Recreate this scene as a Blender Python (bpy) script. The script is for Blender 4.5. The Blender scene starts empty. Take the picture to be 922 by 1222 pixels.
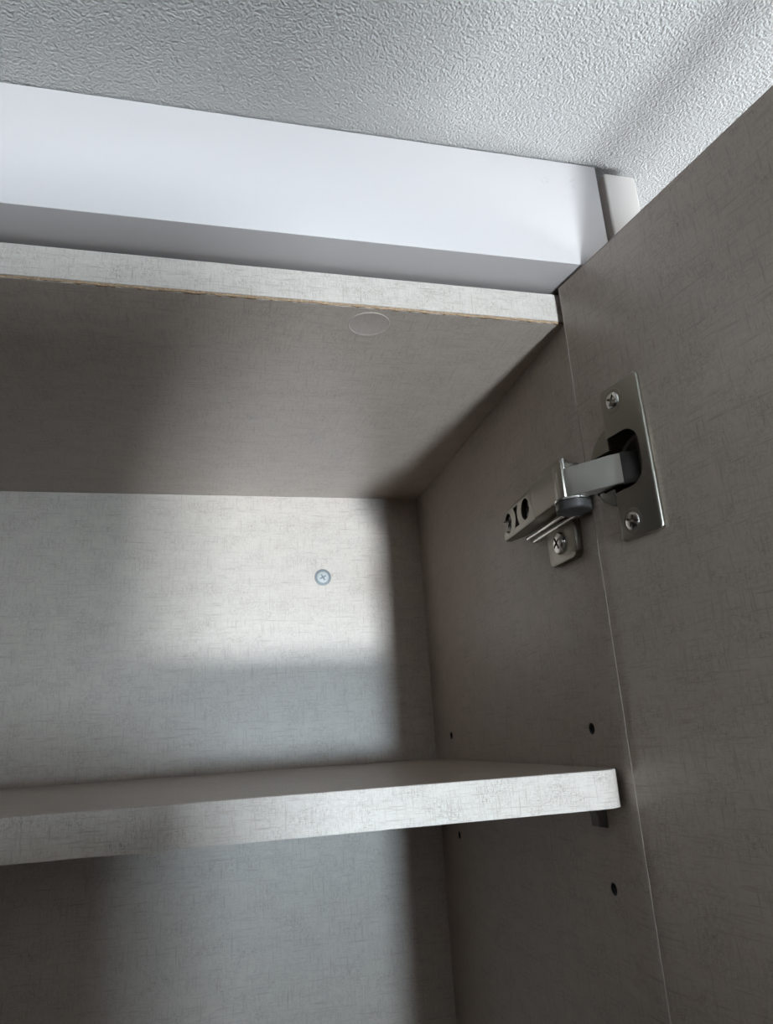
import bpy, bmesh, math, random
from mathutils import Vector, Matrix
random.seed(4)
C = bpy.context.scene.collection
scene = bpy.context.scene
PI = math.pi

# ---------------------------------------------------------------- scale: 1 unit u = 0.79 mm
S = 0.00079
Z0 = 2.330                      # height of the underside of the cabinet's top panel
def W(x, y, z): return Vector((x*S, y*S, z*S + Z0))

# ---------------------------------------------------------------- camera
cam_d = bpy.data.cameras.new('camera')
cam = bpy.data.objects.new('camera', cam_d); C.objects.link(cam)
RM = ((0.97146526, -0.22991731, -0.05825178),
      (0.01500652, 0.3046897, -0.95233344),
      (0.23670666, 0.9242847, 0.29944572))
r, d, f = [Vector(v) for v in RM]
m = Matrix.Identity(4)
for i in range(3):
    m[i][0] = r[i]; m[i][1] = -d[i]; m[i][2] = -f[i]
m.translation = W(-185.859, -307.673, -209.629)
cam.matrix_world = m
cam_d.sensor_fit = 'VERTICAL'; cam_d.sensor_height = 36.0
cam_d.lens = 851.6/1222*36.0
cam_d.clip_start = 0.01
scene.camera = cam

# ---------------------------------------------------------------- light and exposure
WIN_Y = -4.0                                   # wall opposite the cabinet
# windows: axis, wall coordinate, centre along the wall, centre height, width, height, strength, colour
WINDOWS = [('y', WIN_Y, 0.50, 0.93, 0.36, 0.38, 860.0, (0.77, 0.90, 1.0)),     # main pane opposite
           ('y', WIN_Y, 0.50, 2.00, 0.36, 0.26, 345.0, (0.67, 0.85, 1.0)),     # transom above it, sky blue
           ('x', 1.50, 0.00, 1.50, 0.40, 0.60, 95.0, (0.82, 0.92, 1.0))]       # dim window in the right-hand wall
BLOCKER_X, BLOCKER_HI, BLOCKER_LO, BLOCKER_Y = -0.045, 2.135, 1.922, -0.55                                     # added stepped light blocker in front of the cabinet, out of view
world = bpy.data.worlds.new('world'); scene.world = world; world.use_nodes = True
bg = world.node_tree.nodes['Background']
bg.inputs[0].default_value = (0.75, 0.85, 1.0, 1); bg.inputs[1].default_value = 0.3
vs = scene.view_settings
vs.view_transform = 'Standard'; vs.look = 'None'; vs.gamma = 1.0; vs.use_curve_mapping = False
vs.exposure = 0.0

# ---------------------------------------------------------------- materials
def new_mat(name):
    mt = bpy.data.materials.new(name); mt.use_nodes = True
    nt = mt.node_tree
    return mt, nt, nt.nodes['Principled BSDF']
def nd(nt, typ, **kw):
    n = nt.nodes.new(typ)
    for k, v in kw.items():
        if k in ('operation', 'blend_type', 'data_type', 'feature', 'distance', 'interpolation'): setattr(n, k, v)
        else: n.inputs[k].default_value = v
    return n
def plain(name, col, rough=0.5, metal=0.0, spec=0.5, bump=0.0, bscale=400.0, vary=0.0):
    mt, nt, b = new_mat(name)
    b.inputs['Base Color'].default_value = (*col, 1); b.inputs['Roughness'].default_value = rough
    b.inputs['Metallic'].default_value = metal; b.inputs['Specular IOR Level'].default_value = spec
    if bump or vary:
        tc = nd(nt, 'ShaderNodeTexCoord')
        no = nd(nt, 'ShaderNodeTexNoise', Scale=bscale, Detail=4.0)
        nt.links.new(tc.outputs['Object'], no.inputs['Vector'])
        if bump:
            bp = nd(nt, 'ShaderNodeBump', Strength=bump, Distance=0.0003)
            nt.links.new(no.outputs['Fac'], bp.inputs['Height']); nt.links.new(bp.outputs['Normal'], b.inputs['Normal'])
        if vary:
            mx = nd(nt, 'ShaderNodeMix', data_type='RGBA')
            mx.inputs['A'].default_value = (*[c*(1-vary) for c in col], 1); mx.inputs['B'].default_value = (*[min(1, c*(1+vary)) for c in col], 1)
            nt.links.new(no.outputs['Fac'], mx.inputs['Factor']); nt.links.new(mx.outputs['Result'], b.inputs['Base Color'])
    return mt
def linen(name, base, thread, amount, rough=0.39, spec=0.5, su=1.0, blotch=0.05):
    """woven linen print laminate: fine dark threads along u and v of the metre-scaled UV map"""
    mt, nt, b = new_mat(name); L = nt.links
    uv = nd(nt, 'ShaderNodeUVMap')
    def streak(su_, sv_, lo, hi, seed):
        mp = nd(nt, 'ShaderNodeMapping'); mp.inputs['Scale'].default_value = (su_, sv_, 1); mp.inputs['Location'].default_value = (seed, seed*0.7, seed)
        L.new(uv.outputs[0], mp.inputs['Vector'])
        n = nd(nt, 'ShaderNodeTexNoise', Scale=1.0, Detail=3.0, Roughness=0.65)
        L.new(mp.outputs[0], n.inputs['Vector'])
        mr = nd(nt, 'ShaderNodeMapRange'); mr.inputs['From Min'].default_value = lo; mr.inputs['From Max'].default_value = hi
        L.new(n.outputs['Fac'], mr.inputs['Value'])
        return mr.outputs['Result']
    h = streak(420*su, 2300*su, 0.50, 0.72, 3.1)
    v = streak(2300*su, 420*su, 0.50, 0.72, 7.7)
    h2 = streak(70*su, 1100*su, 0.53, 0.86, 1.3)
    v2 = streak(1100*su, 70*su, 0.53, 0.86, 9.9)
    patch = streak(60*su, 90*su, 0.30, 0.66, 5.0)
    mxa = nd(nt, 'ShaderNodeMath', operation='MAXIMUM'); L.new(h, mxa.inputs[0]); L.new(v, mxa.inputs[1])
    mxb = nd(nt, 'ShaderNodeMath', operation='MAXIMUM'); L.new(h2, mxb.inputs[0]); L.new(v2, mxb.inputs[1])
    pm = nd(nt, 'ShaderNodeMath', operation='MULTIPLY'); L.new(mxa.outputs[0], pm.inputs[0]); L.new(patch, pm.inputs[1])
    ad = nd(nt, 'ShaderNodeMath', operation='MAXIMUM'); L.new(pm.outputs[0], ad.inputs[0]); L.new(mxb.outputs[0], ad.inputs[1])
    am = nd(nt, 'ShaderNodeMath', operation='MULTIPLY'); L.new(ad.outputs[0], am.inputs[0]); am.inputs[1].default_value = amount
    big = nd(nt, 'ShaderNodeTexNoise', Scale=9.0, Detail=2.0); L.new(uv.outputs[0], big.inputs['Vector'])
    bm_ = nd(nt, 'ShaderNodeMix', data_type='RGBA')
    bm_.inputs['A'].default_value = (*[c*(1-blotch) for c in base], 1); bm_.inputs['B'].default_value = (*[c*(1+blotch) for c in base], 1)
    L.new(big.outputs['Fac'], bm_.inputs['Factor'])
    mx = nd(nt, 'ShaderNodeMix', data_type='RGBA')
    L.new(am.outputs[0], mx.inputs['Factor']); L.new(bm_.outputs['Result'], mx.inputs['A']); mx.inputs['B'].default_value = (*thread, 1)
    L.new(mx.outputs['Result'], b.inputs['Base Color'])
    bp = nd(nt, 'ShaderNodeBump', Strength=0.12, Distance=0.0002); L.new(ad.outputs[0], bp.inputs['Height'])
    L.new(bp.outputs['Normal'], b.inputs['Normal'])
    b.inputs['Roughness'].default_value = rough; b.inputs['Specular IOR Level'].default_value = spec
    return mt

LIN_BASE = (0.405, 0.336, 0.286); LIN_THREAD = (0.12, 0.09, 0.07)
M = {}
M['linen'] = linen('linen_laminate', LIN_BASE, LIN_THREAD, 0.75)
M['linen_band'] = linen('linen_edge_band', (0.36, 0.312, 0.277), (0.12, 0.10, 0.088), 1.0, rough=0.5, spec=0.3, su=1.4)
M['board'] = plain('filler_board_white', (0.363, 0.326, 0.311), 0.42)
def smudge(mt, spots, dark):
    """faint scuffs of their own shape near given points (u-world x, y, z, radius) on an existing material"""
    nt = mt.node_tree; L = nt.links; b = nt.nodes['Principled BSDF']
    g = nd(nt, 'ShaderNodeNewGeometry'); n = nd(nt, 'ShaderNodeTexNoise', Scale=900.0, Detail=3.0); L.new(g.outputs['Position'], n.inputs['Vector'])
    acc = None
    for x, y, z, rr in spots:
        dn = nd(nt, 'ShaderNodeVectorMath', operation='DISTANCE'); L.new(g.outputs['Position'], dn.inputs[0]); dn.inputs[1].default_value = W(x, y, z)
        mr = nd(nt, 'ShaderNodeMapRange'); mr.inputs['From Min'].default_value = rr*S; mr.inputs['From Max'].default_value = rr*S*.4
        L.new(dn.outputs['Value'], mr.inputs['Value'])
        if acc is None: acc = mr.outputs['Result']
        else:
            ad = nd(nt, 'ShaderNodeMath', operation='MAXIMUM'); L.new(acc, ad.inputs[0]); L.new(mr.outputs['Result'], ad.inputs[1]); acc = ad.outputs[0]
    th = nd(nt, 'ShaderNodeMapRange'); th.inputs['From Min'].default_value = .5; th.inputs['From Max'].default_value = .62; L.new(n.outputs['Fac'], th.inputs['Value'])
    mu = nd(nt, 'ShaderNodeMath', operation='MULTIPLY'); L.new(acc, mu.inputs[0]); L.new(th.outputs['Result'], mu.inputs[1])
    mu2 = nd(nt, 'ShaderNodeMath', operation='MULTIPLY'); L.new(mu.outputs[0], mu2.inputs[0]); mu2.inputs[1].default_value = dark
    mx = nd(nt, 'ShaderNodeMix', data_type='RGBA'); mx.inputs['A'].default_value = b.inputs['Base Color'].default_value; mx.inputs['B'].default_value = (.2, .2, .2, 1)
    L.new(mu2.outputs[0], mx.inputs['Factor']); L.new(mx.outputs['Result'], b.inputs['Base Color'])
smudge(M['board'], [(-12.9, -23.5, 73.7, 3.2), (2.8, -23.5, 74.4, 4.2)], 0.35)
M['cream'] = plain('end_panel_cream', (0.48, 0.42, 0.38), 0.4, bump=0.05)
M['core'] = plain('particleboard_core', (0.21, 0.135, 0.08), 0.9, bump=0.8, bscale=1500, vary=0.9)
M['nickel'] = plain('brushed_nickel', (0.30, 0.275, 0.235), 0.36, metal=1.0, bump=0.03, bscale=1500)
M['arm_steel'] = plain('bright_nickel_arm', (0.50, 0.475, 0.43), 0.4, metal=1.0)
M['door_edge'] = plain('door_edge_tape', (0.36, 0.305, 0.265), 0.8, spec=0.1)
M['chrome'] = plain('polished_steel', (0.66, 0.64, 0.61), 0.14, metal=1.0)
M['dark_metal'] = plain('oiled_dark_steel', (0.055, 0.05, 0.048), 0.3, metal=0.6)
M['zinc'] = plain('zinc_screw', (0.33, 0.325, 0.31), 0.55, metal=0.1)
M['washer'] = plain('grey_recess_ring', (0.14, 0.15, 0.15), 0.5)
M['recess'] = plain('screw_recess', (0.03, 0.03, 0.03), 0.6)
M['pin'] = plain('brown_plastic_pin', (0.10, 0.085, 0.075), 0.45)
M['cap'] = linen('clear_cap_sticker', (0.40, 0.335, 0.29), LIN_THREAD, 0.5, rough=0.3, spec=0.6)
M['wall'] = plain('wall_paint', (0.08, 0.068, 0.06), 0.8, bump=0.2, bscale=200)
M['floor'] = plain('floor_vinyl', (0.16, 0.11, 0.08), 0.45, vary=0.2, bscale=8)
M['frame'] = plain('window_frame_white', (0.8, 0.8, 0.8), 0.4)

def mat_ceiling():
    mt, nt, b = new_mat('embossed_wallpaper'); L = nt.links
    b.inputs['Base Color'].default_value = (0.345, 0.326, 0.308, 1); b.inputs['Roughness'].default_value = 0.55
    b.inputs['Specular IOR Level'].default_value = 0.4
    tc = nd(nt, 'ShaderNodeTexCoord')
    n0 = nd(nt, 'ShaderNodeTexNoise', Scale=420.0, Detail=2.0)
    L.new(tc.outputs['Object'], n0.inputs['Vector'])
    vm = nd(nt, 'ShaderNodeVectorMath', operation='MULTIPLY_ADD'); L.new(n0.outputs['Color'], vm.inputs[0])
    vm.inputs[1].default_value = (0.0009,)*3; L.new(tc.outputs['Object'], vm.inputs[2])
    n1 = nd(nt, 'ShaderNodeTexNoise', Scale=1250.0, Detail=1.5, Roughness=0.5)
    L.new(vm.outputs[0], n1.inputs['Vector'])
    vo = nd(nt, 'ShaderNodeTexVoronoi', Scale=980.0, feature='SMOOTH_F1'); L.new(vm.outputs[0], vo.inputs['Vector'])
    ad = nd(nt, 'ShaderNodeMath', operation='MULTIPLY_ADD'); L.new(vo.outputs['Distance'], ad.inputs[0]); ad.inputs[1].default_value = -0.8
    L.new(n1.outputs['Fac'], ad.inputs[2])
    bp = nd(nt, 'ShaderNodeBump', Strength=1.0, Distance=0.0005)
    L.new(ad.outputs[0], bp.inputs['Height']); L.new(bp.outputs['Normal'], b.inputs['Normal'])
    return mt
M['ceiling'] = mat_ceiling()

def mat_pane(i, strength, col):
    mt, nt, b = new_mat('bright_window_glass_%d' % i)
    b.inputs['Base Color'].default_value = (0.8, 0.85, 0.9, 1)
    b.inputs['Emission Color'].default_value = (*col, 1); b.inputs['Emission Strength'].default_value = strength
    return mt
for i_, w_ in enumerate(WINDOWS): M['pane%d' % i_] = mat_pane(i_+1, w_[6], w_[7])

# ---------------------------------------------------------------- mesh helpers (author in units u, or metres with raw=True)
def bm_box(bm, x0, x1, y0, y1, z0, z1, bev=0.0, seg=2):
    t = bmesh.new()
    vs_ = [t.verts.new((x, y, z)) for x in (x0, x1) for y in (y0, y1) for z in (z0, z1)]
    for q in ((0,1,3,2), (4,6,7,5), (0,4,5,1), (2,3,7,6), (0,2,6,4), (1,5,7,3)): t.faces.new([vs_[i] for i in q])
    bmesh.ops.recalc_face_normals(t, faces=t.faces)
    if bev: bmesh.ops.bevel(t, geom=list(t.edges), offset=bev, segments=seg, profile=0.5, affect='EDGES')
    merge(bm, t)
def merge(bm, t, mat=None):
    if mat is not None: bmesh.ops.transform(t, matrix=mat, verts=t.verts)
    me = bpy.data.meshes.new('tmp'); t.to_mesh(me); t.free(); bm.from_mesh(me); bpy.data.meshes.remove(me)
def box(*a, **k):
    bm = bmesh.new(); bm_box(bm, *a, **k); return bm
def prism(pts, a0, a1, axis='z', bev=0.0, seg=2):
    """pts in the plane across `axis`, extruded from a0 to a1"""
    bm = bmesh.new()
    def P(u, v, a): return {'z': (u, v, a), 'y': (u, a, v), 'x': (a, u, v)}[axis]
    A = [bm.verts.new(P(u, v, a0)) for u, v in pts]; B = [bm.verts.new(P(u, v, a1)) for u, v in pts]
    n = len(pts); bm.faces.new(A); bm.faces.new(list(reversed(B)))
    for i in range(n): bm.faces.new((A[i], B[i], B[(i+1) % n], A[(i+1) % n]))
    bmesh.ops.recalc_face_normals(bm, faces=bm.faces)
    if bev:
        caps = [e for e in bm.edges if sum(len(fc.verts) > 4 or n == 4 for fc in e.link_faces) >= 1 and any(len(fc.verts) == n for fc in e.link_faces)]
        bmesh.ops.bevel(bm, geom=caps, offset=bev, segments=seg, profile=0.5, affect='EDGES')
    return bm
def lathe(prof, seg=32, close=False):
    """prof: (radius, height) list about local z"""
    bm = bmesh.new(); rings = []
    for rr, h in prof:
        if rr < 1e-6: rings.append([bm.verts.new((0, 0, h))])
        else: rings.append([bm.verts.new((rr*math.cos(2*PI*i/seg), rr*math.sin(2*PI*i/seg), h)) for i in range(seg)])
    for a, b in zip(rings, rings[1:]):
        for i in range(seg):
            j = (i+1) % seg
            if len(a) == 1 and len(b) == 1: continue
            if len(a) == 1: bm.faces.new((a[0], b[j], b[i]))
            elif len(b) == 1: bm.faces.new((a[i], a[j], b[0]))
            else: bm.faces.new((a[i], a[j], b[j], b[i]))
    if close:
        for i in range(seg):
            j = (i+1) % seg; a, b = rings[-1], rings[0]
            bm.faces.new((a[i], a[j], b[j], b[i]))
    bmesh.ops.recalc_face_normals(bm, faces=bm.faces)
    return bm
def xf(bm, mat):
    bmesh.ops.transform(bm, matrix=mat, verts=bm.verts); return bm
def cut(bm, cutters):
    """boolean difference, returns a new bmesh"""
    me = bpy.data.meshes.new('a'); bm.to_mesh(me); bm.free(); o = bpy.data.objects.new('a', me); C.objects.link(o)
    tmp = [o]
    for cb in cutters:
        mc = bpy.data.meshes.new('c'); cb.to_mesh(mc); cb.free(); oc = bpy.data.objects.new('c', mc); C.objects.link(oc); tmp.append(oc)
        md = o.modifiers.new('b', 'BOOLEAN'); md.operation = 'DIFFERENCE'; md.solver = 'EXACT'; md.object = oc
    dg = bpy.context.evaluated_depsgraph_get(); dg.update()
    res = bpy.data.meshes.new_from_object(o.evaluated_get(dg))
    out = bmesh.new(); out.from_mesh(res); bpy.data.meshes.remove(res)
    for t in tmp:
        mm = t.data; bpy.data.objects.remove(t); bpy.data.meshes.remove(mm)
    return out
def obj(name, bm, mat, parent=None, smooth=35, mw=None, raw=False, origin=None):
    """one mesh object. UVs are box-projected in metres in the authoring frame; mw maps authoring frame to u-world."""
    k = 1.0 if raw else S
    bm.normal_update()
    uvl = bm.loops.layers.uv.verify()
    for fc in bm.faces:
        n = fc.normal; ax = max(range(3), key=lambda i: abs(n[i]))
        for lp in fc.loops:
            c = lp.vert.co*k
            lp[uvl].uv = ((c.y, c.z), (c.x, c.z), (c.x, c.y))[ax]
        fc.smooth = True
    if mw is not None: bmesh.ops.transform(bm, matrix=mw, verts=bm.verts)
    if not raw:
        for v in bm.verts: v.co = W(*v.co)
    lo = Vector([min(v.co[i] for v in bm.verts) for i in range(3)]); hi = Vector([max(v.co[i] for v in bm.verts) for i in range(3)])
    ctr = (lo+hi)/2 if origin is None else origin
    for v in bm.verts: v.co -= ctr
    me = bpy.data.meshes.new(name); bm.to_mesh(me); bm.free()
    me.materials.append(M[mat])
    me.set_sharp_from_angle(angle=math.radians(smooth))
    o = bpy.data.objects.new(name, me); C.objects.link(o)
    o.location = ctr
    if parent is not None: setp(o, parent)
    return o
WPOS = {}
def wpos(o):
    p = o.location.copy()
    while o.parent is not None: o = o.parent; p += o.location
    return p
def setp(o, parent):
    o.location = o.location - wpos(parent); o.parent = parent
def tag(o, label, cat, group=None):
    o['label'] = label; o['category'] = cat
    if group: o['group'] = group
    return o
def struct(o): o['kind'] = 'structure'; return o
def empty(name, loc):
    o = bpy.data.objects.new(name, None); C.objects.link(o); o.location = loc; o.empty_display_size = 0.05; return o

# ---------------------------------------------------------------- dimensions in u
D = 300.0            # inner depth
T = 18.0             # board thickness
XL = -760.0          # inner left face
ZB = -880.0          # inner bottom
FF, FB, FT = -23.5, 21.0, 87.8   # filler board front, underside, top
SH = -229.84; STH = 16.2          # shelf top, thickness
CEIL_Z = Z0 + (FT+0.6)*S

# ---------------------------------------------------------------- the room
RX0, RX1, RY0, RY1 = -1.6, 1.5, WIN_Y, (D+5)*S
struct(obj('floor', box(RX0-.1, RX1+.1, RY0-.1, RY1+.1, -.1, 0), 'floor', raw=True))
struct(obj('ceiling', box(RX0-.1, RX1+.1, RY0-.1, RY1+.1, CEIL_Z, CEIL_Z+.1), 'ceiling', raw=True))
struct(obj('wall_back', box(RX0-.1, RX1+.1, RY1, RY1+.1, 0, CEIL_Z), 'wall', raw=True))
struct(obj('wall_left', box(RX0-.1, RX0, RY0, RY1, 0, CEIL_Z), 'wall', raw=True))
def win_box(w, grow, d0, d1, bev=0.0):
    ax, c, a, z, ww, hh = w[:6]
    lo, hi = a-ww/2-grow, a+ww/2+grow
    if ax == 'y': return box(lo, hi, c+d0, c+d1, z-hh/2-grow, z+hh/2+grow, bev=bev)
    return box(c-d1, c-d0, lo, hi, z-hh/2-grow, z+hh/2+grow, bev=bev)
wf = cut(box(RX0-.1, RX1+.1, RY0-.1, RY0, 0, CEIL_Z), [win_box(w, 0, -.2, .1) for w in WINDOWS if w[0] == 'y'])
struct(obj('wall_front', wf, 'wall', raw=True))
wr = cut(box(RX1, RX1+.1, RY0, RY1, 0, CEIL_Z), [win_box(w, 0, -.2, .1) for w in WINDOWS if w[0] == 'x'])
struct(obj('wall_right', wr, 'wall', raw=True))
for i_, w_ in enumerate(WINDOWS):
    fr_ = cut(win_box(w_, .04, -.02, .015, bev=.004), [win_box(w_, -.005, -.2, .1)])
    win = struct(obj('window_%d' % (i_+1), fr_, 'frame', raw=True))
    obj('pane', win_box(w_, 0, -.012, -.004), 'pane%d' % i_, win, raw=True)
# added unseen slab, its steps shaped to cast shade on the cabinet
blk = prism([(-0.95, 0.0), (0.5, 0.0), (0.5, BLOCKER_LO), (BLOCKER_X, BLOCKER_LO), (BLOCKER_X, BLOCKER_HI), (-0.95, BLOCKER_HI)], BLOCKER_Y-.05, BLOCKER_Y, 'y')
struct(obj('shade_blocker', blk, 'wall', raw=True))

# ---------------------------------------------------------------- cabinet carcass
cab = empty('wall_cabinet', W((XL)/2, D/2, ZB-T))
tag(cab, 'greige linen-print laminate wall cabinet with open door and metal hinge under the ceiling', 'cabinet')
# top panel: laminate body, light edge band on the front, torn particleboard line under it
top = obj('top_panel', box(XL, 0, 1.0, D, 0, T, bev=0.12, seg=1), 'linen', cab)
obj('edge_band', box(XL, 0, 0.0, 1.0, 1.3, T+.2, bev=0.15, seg=1), 'linen_band', top)['label'] = 'pale linen-print edge band'
bm = bmesh.new(); nseg = 330; prev = None
for i in range(nseg+1):                                  # ragged strip of exposed board
    x = XL + (0-XL)*i/nseg
    zt = 1.25 + random.uniform(0, .55); zb = random.uniform(-.1, .35); yf = random.uniform(0.02, .75)
    ring = [bm.verts.new(p) for p in ((x, yf, zt), (x, yf+.1, zb), (x, 1.6, zb-.02), (x, 1.6, zt))]
    if prev:
        for k in range(4): bm.faces.new((prev[k], prev[(k+1) % 4], ring[(k+1) % 4], ring[k]))
    else: bm.faces.new(ring)
    prev = ring
bm.faces.new(list(reversed(prev))); bmesh.ops.recalc_face_normals(bm, faces=bm.faces)
obj('chipped_core', bm, 'core', top, smooth=10)['label'] = 'brown chipped particleboard edge'
cap = lathe([(0, 0), (10.2, 0), (11.0, -.12), (11.2, -.35), (10.9, -.5), (10.5, -.35), (10.0, -.28), (0, -.28)], 48)
obj('screw_cover_cap', cap, 'cap', top, mw=Matrix.Translation((-106.5, 15.2, 0.1)))['label'] = 'flat round clear screw cover sticker'
# side panels with shelf-pin holes
HF, HB = 31.87, 255.7; HZ = (-211.9, -248.1, -284.3)
def hole_cut(x0, x1, y, z): return xf(lathe([(0, 0), (2.9, 0), (2.9, x1-x0), (0, x1-x0)], 20), Matrix.Translation((x0, y, z)) @ Matrix.Rotation(PI/2, 4, 'Y'))
bm = cut(box(0, T, 0, D, ZB, T, bev=0.4, seg=2), [hole_cut(-2, 11, y, z) for y in (HF, HB) for z in HZ])
side = obj('side_panel', bm, 'linen', cab)
bm = cut(box(XL-T, XL, 0, D, ZB, T, bev=0.4, seg=2), [hole_cut(XL-11, XL+2, y, z) for y in (HF, HB) for z in HZ])
side_l = obj('side_panel', bm, 'linen', cab)
for x_, sgn in ((0, 1), (XL, -1)):
    for y in (HF, HB):
        for z in HZ:
            sl = lathe([(0, 10.6), (2.75, 10.6), (2.85, 0.25), (2.55, 0.25), (2.5, 10.2), (0, 10.2)], 20)
            obj('pin_hole', sl, 'recess', side if sgn > 0 else side_l, mw=Matrix.Translation((x_, y, z)) @ Matrix.Rotation(sgn*PI/2, 4, 'Y'))
back = obj('back_panel', box(XL-T, T, D, D+4, ZB-T, T), 'linen', cab)
obj('bottom_panel', box(XL-T, T, 0, D, ZB-T, ZB, bev=0.3), 'linen', cab)

# screws: head dome with a cut Phillips cross, local z is the outward axis
def screw_bm(rad, h, crossr, crossw, depth, pan=True):
    prof = [(0, 0), (rad, 0), (rad, h*.35), (rad*.9, h*.72), (rad*.62, h*.95), (0, h)] if pan else [(0, 0), (rad, 0), (rad*.97, h*.7), (rad*.85, h), (0, h)]
    b = lathe(prof, 28)
    return cut(b, [xf(box(-crossr, crossr, -crossw, crossw, h-depth, h+1), Matrix.Rotation(.5, 4, 'Z')),
                   xf(box(-crossw, crossw, -crossr, crossr, h-depth, h+1), Matrix.Rotation(.5, 4, 'Z'))])
def frame(origin, zdir, up=(0, 0, 1)):
    z = Vector(zdir).normalized(); x = Vector(up).cross(z).normalized(); y = z.cross(x)
    mt = Matrix.Identity(4)
    for i in range(3): mt[i][0] = x[i]; mt[i][1] = y[i]; mt[i][2] = z[i]
    mt.translation = Vector(origin); return mt
fr = frame((-91.3, D, -73.8), (0, -1, 0))
bs = obj('screw', screw_bm(5.4, 1.4, 3.1, .75, 1.2), 'zinc', back, mw=fr); bs['label'] = 'bright zinc cross-head screw'
cx_ = xf(box(-3.0, 3.0, -.7, .7, .15, .5), Matrix.Rotation(.5, 4, 'Z')); merge(cx_, xf(box(-.7, .7, -3.0, 3.0, .15, .5), Matrix.Rotation(.5, 4, 'Z')))
obj('screw_recess', cx_, 'washer', back, mw=fr)['label'] = 'dark cross recess'
obj('recess_ring', lathe([(5.3, 0), (7.2, 0), (7.3, .35), (6.7, .7), (5.0, .75), (5.0, .2)], 32, close=True), 'washer', back, mw=fr)['label'] = 'dark grey ring round the screw'

# shelf pins under the shelf, one part each
def pin_prof(sx):
    pts = [(0.6, 0), (-15, 0), (-15, -1.2), (-10, -1.6)]
    for i in range(7):
        a = PI/2*i/6; pts.append((-10+5.6*math.sin(a)+.1, -1.6-5.2*(1-math.cos(a))))
    pts += [(-4.3, -10.5), (0.0, -11.2), (0.6, -11.2)]
    return pts
for sx in (1, -1):
    for y in (HF, HB):
        pts = [(px_-0.7, pz+SH-STH-.05) for px_, pz in pin_prof(1)]
        if sx < 0: pts = [(XL - a, b) for a, b in pts]
        obj('shelf_pin', prism(pts, y-3.6, y+3.6, 'y', bev=.3, seg=1), 'pin', cab)['label'] = 'dark brown plastic shelf support'

# ---------------------------------------------------------------- door, opened just past square
DA = math.radians(9.706)
DX, DY = -3.16, -4.45
DW, DT, DTOP = 388.0, 19.0, T+1.0
# door frame: s along the door away from the hinge edge, n out of the inner face, z up
dm = Matrix.Identity(4)
sd = Vector((math.sin(DA), -math.cos(DA), 0)); nn = Vector((-math.cos(DA), -math.sin(DA), 0))
for i in range(3): dm[i][0] = sd[i]; dm[i][1] = nn[i]; dm[i][2] = (0, 0, 1)[i]
dm.translation = Vector((DX, DY, 0))
HZC = -93.0; CS = 24.5
well_cut = xf(lathe([(0, -15), (17.5, -15), (17.5, 3), (0, 3)], 40), Matrix.Translation((CS, 0, HZC)) @ Matrix.Rotation(-PI/2, 4, 'X'))
bm = cut(box(0, DW, -DT, 0, ZB-T+2, DTOP, bev=0.9, seg=3), [well_cut])
door = obj('door', bm, 'linen', cab, mw=dm)
eb = box(-.35, 0.35, -DT+.4, .02, ZB-T+2, DTOP+.3, bev=.15, seg=1); bm_box(eb, -.35, DW, -DT+.4, .02, DTOP-.35, DTOP+.3, bev=.15, seg=1)
obj('edge_band', eb, 'door_edge', door, mw=dm)['label'] = 'thin pale edge band'
door['label'] = 'right-hand linen-print door panel swung open'
bm = box(XL-T+1, XL-T+1+DW, FF, FF+DT, ZB-T+2, DTOP, bev=0.9, seg=3)           # its twin, shut
obj('door', bm, 'linen', cab)['label'] = 'left-hand linen-print door panel shut'

# ---------------------------------------------------------------- concealed hinge
# body on the side panel (u-world), everything else of the hinge is a sub-part of it
def channel(stations, bevel=2.0):
    """stations: (y, xtop, xbase, zlo, zhi) -> closed body with chamfered edges facing the cabinet inside"""
    bm = bmesh.new(); prev = None
    for y, xt, xb, zl, zh in stations:
        ring = [bm.verts.new(p) for p in ((xb, y, zl), (xt+bevel, y, zl), (xt+.3*bevel, y, zl+.3*bevel), (xt, y, zl+bevel),
                                          (xt, y, zh-bevel), (xt+.3*bevel, y, zh-.3*bevel), (xt+bevel, y, zh), (xb, y, zh))]
        if prev:
            for k in range(8): bm.faces.new((prev[k], prev[(k+1) % 8], ring[(k+1) % 8], ring[k]))
        else: bm.faces.new(ring)
        prev = ring
    bm.faces.new(list(reversed(prev))); bmesh.ops.recalc_face_normals(bm, faces=bm.faces)
    return bm
bm = channel([(3, -17.5, -6, -102.5, -84), (30, -18.0, -6, -103, -83.5), (31, -17.2, -6, -103, -83.5), (66, -15.0, -7, -102.5, -84), (81, -13.5, -9.5, -101.5, -84.5)], 1.6)
# pockets for the adjusting screws and the keyhole slot, open towards the rear end
def xcyl(rad, x0, x1, y, z): return xf(lathe([(0, 0), (rad, 0), (rad, x1-x0), (0, x1-x0)], 24), Matrix.Translation((x0, y, z)) @ Matrix.Rotation(PI/2, 4, 'Y'))
bm = cut(bm, [xcyl(6.0, -22, -11.5, 42.5, -93.2), xcyl(6.0, -22, -10.5, 71, -93.0), box(-22, -11, 72, 90, -96.5, -89.5),
              prism([(53, -99), (60.5, -99), (58, -94.5), (58, -91.5), (60.5, -87), (53, -87), (55.2, -91.5), (55.2, -94.5)], -22, -11, 'x')])
hinge = obj('hinge', bm, 'nickel', cab); hinge['label'] = 'nickel concealed cabinet hinge'
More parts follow.
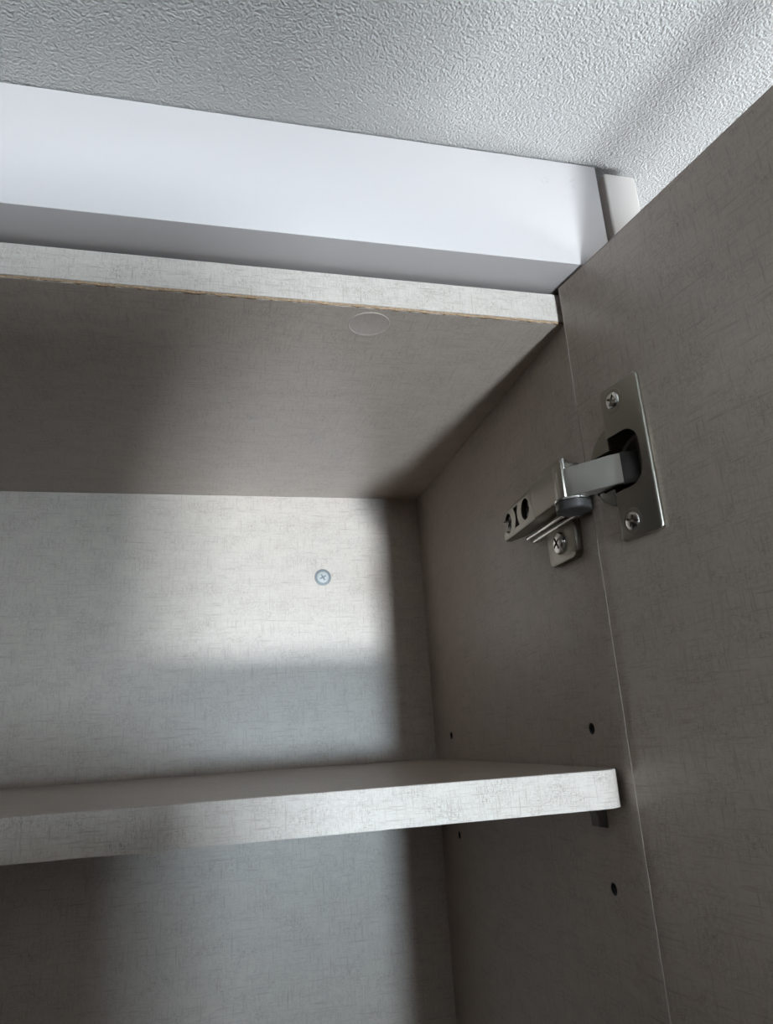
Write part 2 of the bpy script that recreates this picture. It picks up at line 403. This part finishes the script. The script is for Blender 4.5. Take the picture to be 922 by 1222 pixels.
# mounting plate with two wings
def wing(z0, z1, y0, y1, rr=5.0):
    lo = z0 < z1
    pts = []
    def arc(cy, cz, a0): 
        for i in range(6):
            a = a0 + PI/2*i/5; pts.append((cy+rr*math.cos(a), cz+rr*math.sin(a)))
    if lo: pts += [(y0, z0), (y1, z0)]; arc(y1-rr, z1-rr, 0); arc(y0+rr, z1-rr, PI/2)
    else:  pts += [(y1, z0), (y0, z0)]; arc(y0+rr, z1+rr, PI); arc(y1-rr, z1+rr, 1.5*PI)
    return prism(pts, -4.2, 0, 'x', bev=.7)
bm = wing(-106, -127, 14, 45); merge(bm, wing(-80, -71, 18, 46, 4.0)); bm_box(bm, -6.5, 0, 6, 62, -107, -79.5, bev=.8)
obj('mounting_plate', bm, 'nickel', hinge)
# two rails along the underside of the body
bm = box(-9.5, -4, 2, 60, -106.6, -104.6, bev=.5); bm_box(bm, -7.5, -4, 4, 56, -109.2, -107.6, bev=.5)
obj('slide_rail', bm, 'chrome', hinge)
# screws
sb = screw_bm(6.0, 2.6, 3.9, .75, 1.8)
o = obj('screw', sb, 'chrome', hinge, mw=frame((-4.2, 30, -116.3), (-1, 0, 0))); o['label'] = 'cross-head mounting screw'
a = obj('screw', screw_bm(5.4, 3.0, 3.6, .75, 2.0), 'dark_metal', hinge, mw=frame((-11.6, 42.5, -93.2), (-1, 0, 0))); a['label'] = 'dark adjusting screw'
a2 = a.copy(); C.objects.link(a2); a2.location = a.location + Vector((1.0*S, 28.5*S, .2*S))
# link cover strip, knuckle pins and roller at the front end of the body
bm = box(-18.0, -8, -6, 3.5, -103.2, -84.2, bev=.4)
obj('link_collar', bm, 'nickel', hinge)
bm = xf(lathe([(0, 0), (8.2, 0), (8.8, .6), (8.8, 4.2), (8.2, 4.8), (0, 4.8)], 32), Matrix.Translation((-11.5, -2, -109)))
obj('roller', bm, 'dark_metal', hinge)
bm = xf(lathe([(6.8, 0), (9.2, 0), (9.2, 1.0), (6.8, 1.0)], 32, close=True), Matrix.Translation((-11.5, -2, -104.3)))
obj('roller_rim', bm, 'chrome', hinge)
for yy, xx in ((-4.5, -15.8), (3.5, -13.0)):
    obj('pivot_pin', xf(lathe([(0, -106), (1.2, -106), (1.6, -105), (1.6, -82.6), (1.0, -81.8), (0, -81.8)], 14), Matrix.Translation((xx, yy, 0))), 'chrome', hinge)
# hinge arm: bent channel from the body into the cup
path = [(-18.2, 0.0), (-17.6, -5.0), (-14.4, -9.5), (-2.2, -25.2), (1.5, -28.0)]
def arm_bm(path, th, z0, z1):
    bm = bmesh.new(); pl = [Vector((a, b, 0)) for a, b in path]; prev = None
    for i, p in enumerate(pl):
        t = (pl[min(i+1, len(pl)-1)] - pl[max(i-1, 0)]).normalized(); q = Vector((-t.y, t.x, 0))
        if q.x < 0: q = -q                                 # towards the side panel
        c = 1.0
        ring = [bm.verts.new(v) for v in ((*(p+q*th)[:2], z0), (*(p+q*c)[:2], z0), (*(p+q*.25)[:2], z0+.35), (*p[:2], z0+c), (*p[:2], z1-c), (*(p+q*.25)[:2], z1-.35), (*(p+q*c)[:2], z1), (*(p+q*th)[:2], z1))]
        if prev:
            for k in range(8): bm.faces.new((prev[k], prev[(k+1) % 8], ring[(k+1) % 8], ring[k]))
        else: bm.faces.new(ring)
        prev = ring
    bm.faces.new(list(reversed(prev))); bmesh.ops.recalc_face_normals(bm, faces=bm.faces)
    return bm
obj('arm', arm_bm(path, 6.5, -103.0, -87.5), 'arm_steel', hinge)['label'] = 'hinge arm'
bm = arm_bm([(0.6, -26.4), (3.5, -29.5), (9.0, -31.5)], 6.0, -103.6, -87.0)
obj('cup_link', bm, 'dark_metal', hinge)
# cup: flange, screw plate and well, in the door frame
def open_pts(s0, s1, z0, z1, rr):
    pts = [(s0, z0)]
    for i in range(9):
        a = -PI/2 + PI/2*i/8; pts.append((s1-rr+rr*math.cos(a), z0+rr+rr*math.sin(a)))
    for i in range(9):
        a = PI/2*i/8; pts.append((s1-rr+rr*math.cos(a), z1-rr+rr*math.sin(a)))
    pts.append((s0, z1)); return pts
OP = open_pts(10.5, 40.3, HZC-14.2, HZC+13.6, 9.0)
pl = []
for (cs, cz, a0) in ((45.5-2.6, HZC+38.2-2.6, 0), (19.8+2.6, HZC+38.2-2.6, PI/2), (19.8+2.6, HZC-38.2+2.6, PI), (45.5-2.6, HZC-38.2+2.6, 1.5*PI)):
    for i in range(6):
        a_ = a0 + PI/2*i/5; pl.append((cs+2.6*math.cos(a_), cz+2.6*math.sin(a_)))
bm = cut(prism(pl, 0, 2.4, 'y', bev=1.0, seg=4), [prism(OP, -3, 6, 'y')])
plate = obj('cup_plate', bm, 'nickel', hinge, mw=dm)
flange = xf(lathe([(0, 0), (20.6, 0), (20.7, .7), (20.1, 1.3), (0, 1.3)], 56), Matrix.Translation((CS, 0, HZC)) @ Matrix.Rotation(-PI/2, 4, 'X'))
obj('cup_flange', cut(flange, [prism(open_pts(19.5, 40.3, HZC-14.2, HZC+13.6, 9.0), -3, 6, 'y'), box(7.0, 24, -3, 6, HZC-11.5, HZC+8.0)]), 'nickel', hinge, mw=dm)
well = xf(lathe([(17.2, 0.0), (17.2, -13.5), (15.5, -14.5), (0, -14.5), (0, -13.9), (15.2, -13.8), (16.6, -12.8), (16.6, 0.0)], 48), Matrix.Translation((CS, 0, HZC)) @ Matrix.Rotation(-PI/2, 4, 'X'))
obj('cup_well', well, 'nickel', hinge, mw=dm)
sc = obj('screw', screw_bm(4.5, 1.9, 2.8, .55, 1.3), 'chrome', hinge, mw=dm @ frame((28.4, 1.4, HZC+30.2), (0, 1, 0)))
sc['label'] = 'cross-head screw in the cup plate'
sc2 = sc.copy(); C.objects.link(sc2); sc2.location = sc.location + Vector((0, 0, -60.2*S))
for zz in (30.2, -30.2):
    obj('screw_seat', xf(lathe([(4.5, 2.2), (5.6, 2.2), (6.3, 2.75), (5.9, 2.9), (4.9, 2.75)], 28, close=True), frame((28.4, -.35, HZC+zz), (0, 1, 0))), 'nickel', hinge, mw=dm)

# ---------------------------------------------------------------- loose shelf
RC = 14.0
def shelf_out(x0, x1, y0, y1, rr):
    pts = [(x0, y1), ]
    for i in range(9):
        a = PI + PI/2*i/8; pts.append((x0+rr+rr*math.cos(a), y0+rr+rr*math.sin(a)))
    for i in range(9):
        a = 1.5*PI + PI/2*i/8; pts.append((x1-rr+rr*math.cos(a), y0+rr+rr*math.sin(a)))
    pts.append((x1, y1)); return pts
shelf = empty('shelf_board', W(XL/2, D/2, SH-STH))
tag(shelf, 'linen-print adjustable shelf board with rounded front corner resting on pins inside the cabinet', 'shelf')
obj('board', prism(shelf_out(XL+2.1, -2.1, 2.4, 296, RC-.6), SH-STH, SH, 'z', bev=.25, seg=1), 'linen', shelf)
outer = shelf_out(XL+1.5, -1.5, 1.8, 296, RC)[1:-1]; inner = shelf_out(XL+2.1, -2.1, 2.4, 296, RC-.6)[1:-1]
band_poly = outer + list(reversed(inner))
bm = bmesh.new(); n = len(outer); rings = []
for (o_, i_) in zip(outer, inner):
    rings.append([bm.verts.new(v) for v in ((*o_, SH-STH), (*o_, SH-.25), ((o_[0]+i_[0])/2, (o_[1]+i_[1])/2, SH+.05), (*i_, SH+.05), (*i_, SH-STH))])
for A, B in zip(rings, rings[1:]):
    for k in range(5): bm.faces.new((A[k], A[(k+1) % 5], B[(k+1) % 5], B[k]))
bm.faces.new(rings[0]); bm.faces.new(list(reversed(rings[-1]))); bmesh.ops.recalc_face_normals(bm, faces=bm.faces)
obj('edge_band', bm, 'linen_band', shelf)['label'] = 'pale linen-print edge band with rounded corner'

# ---------------------------------------------------------------- white filler board and end panel
fb = obj('filler_board', box(XL-T, 19.4, FF, 14, FB, FT, bev=.5), 'board')
tag(fb, 'smooth white filler board closing the gap between cabinet top and ceiling', 'filler board')
ep = obj('end_panel', box(24.4, 44.2, FF, D+4.5, ZB-T, 84.6, bev=1.4, seg=3), 'cream')
tag(ep, 'cream upright end panel standing right of the white filler board', 'end panel')
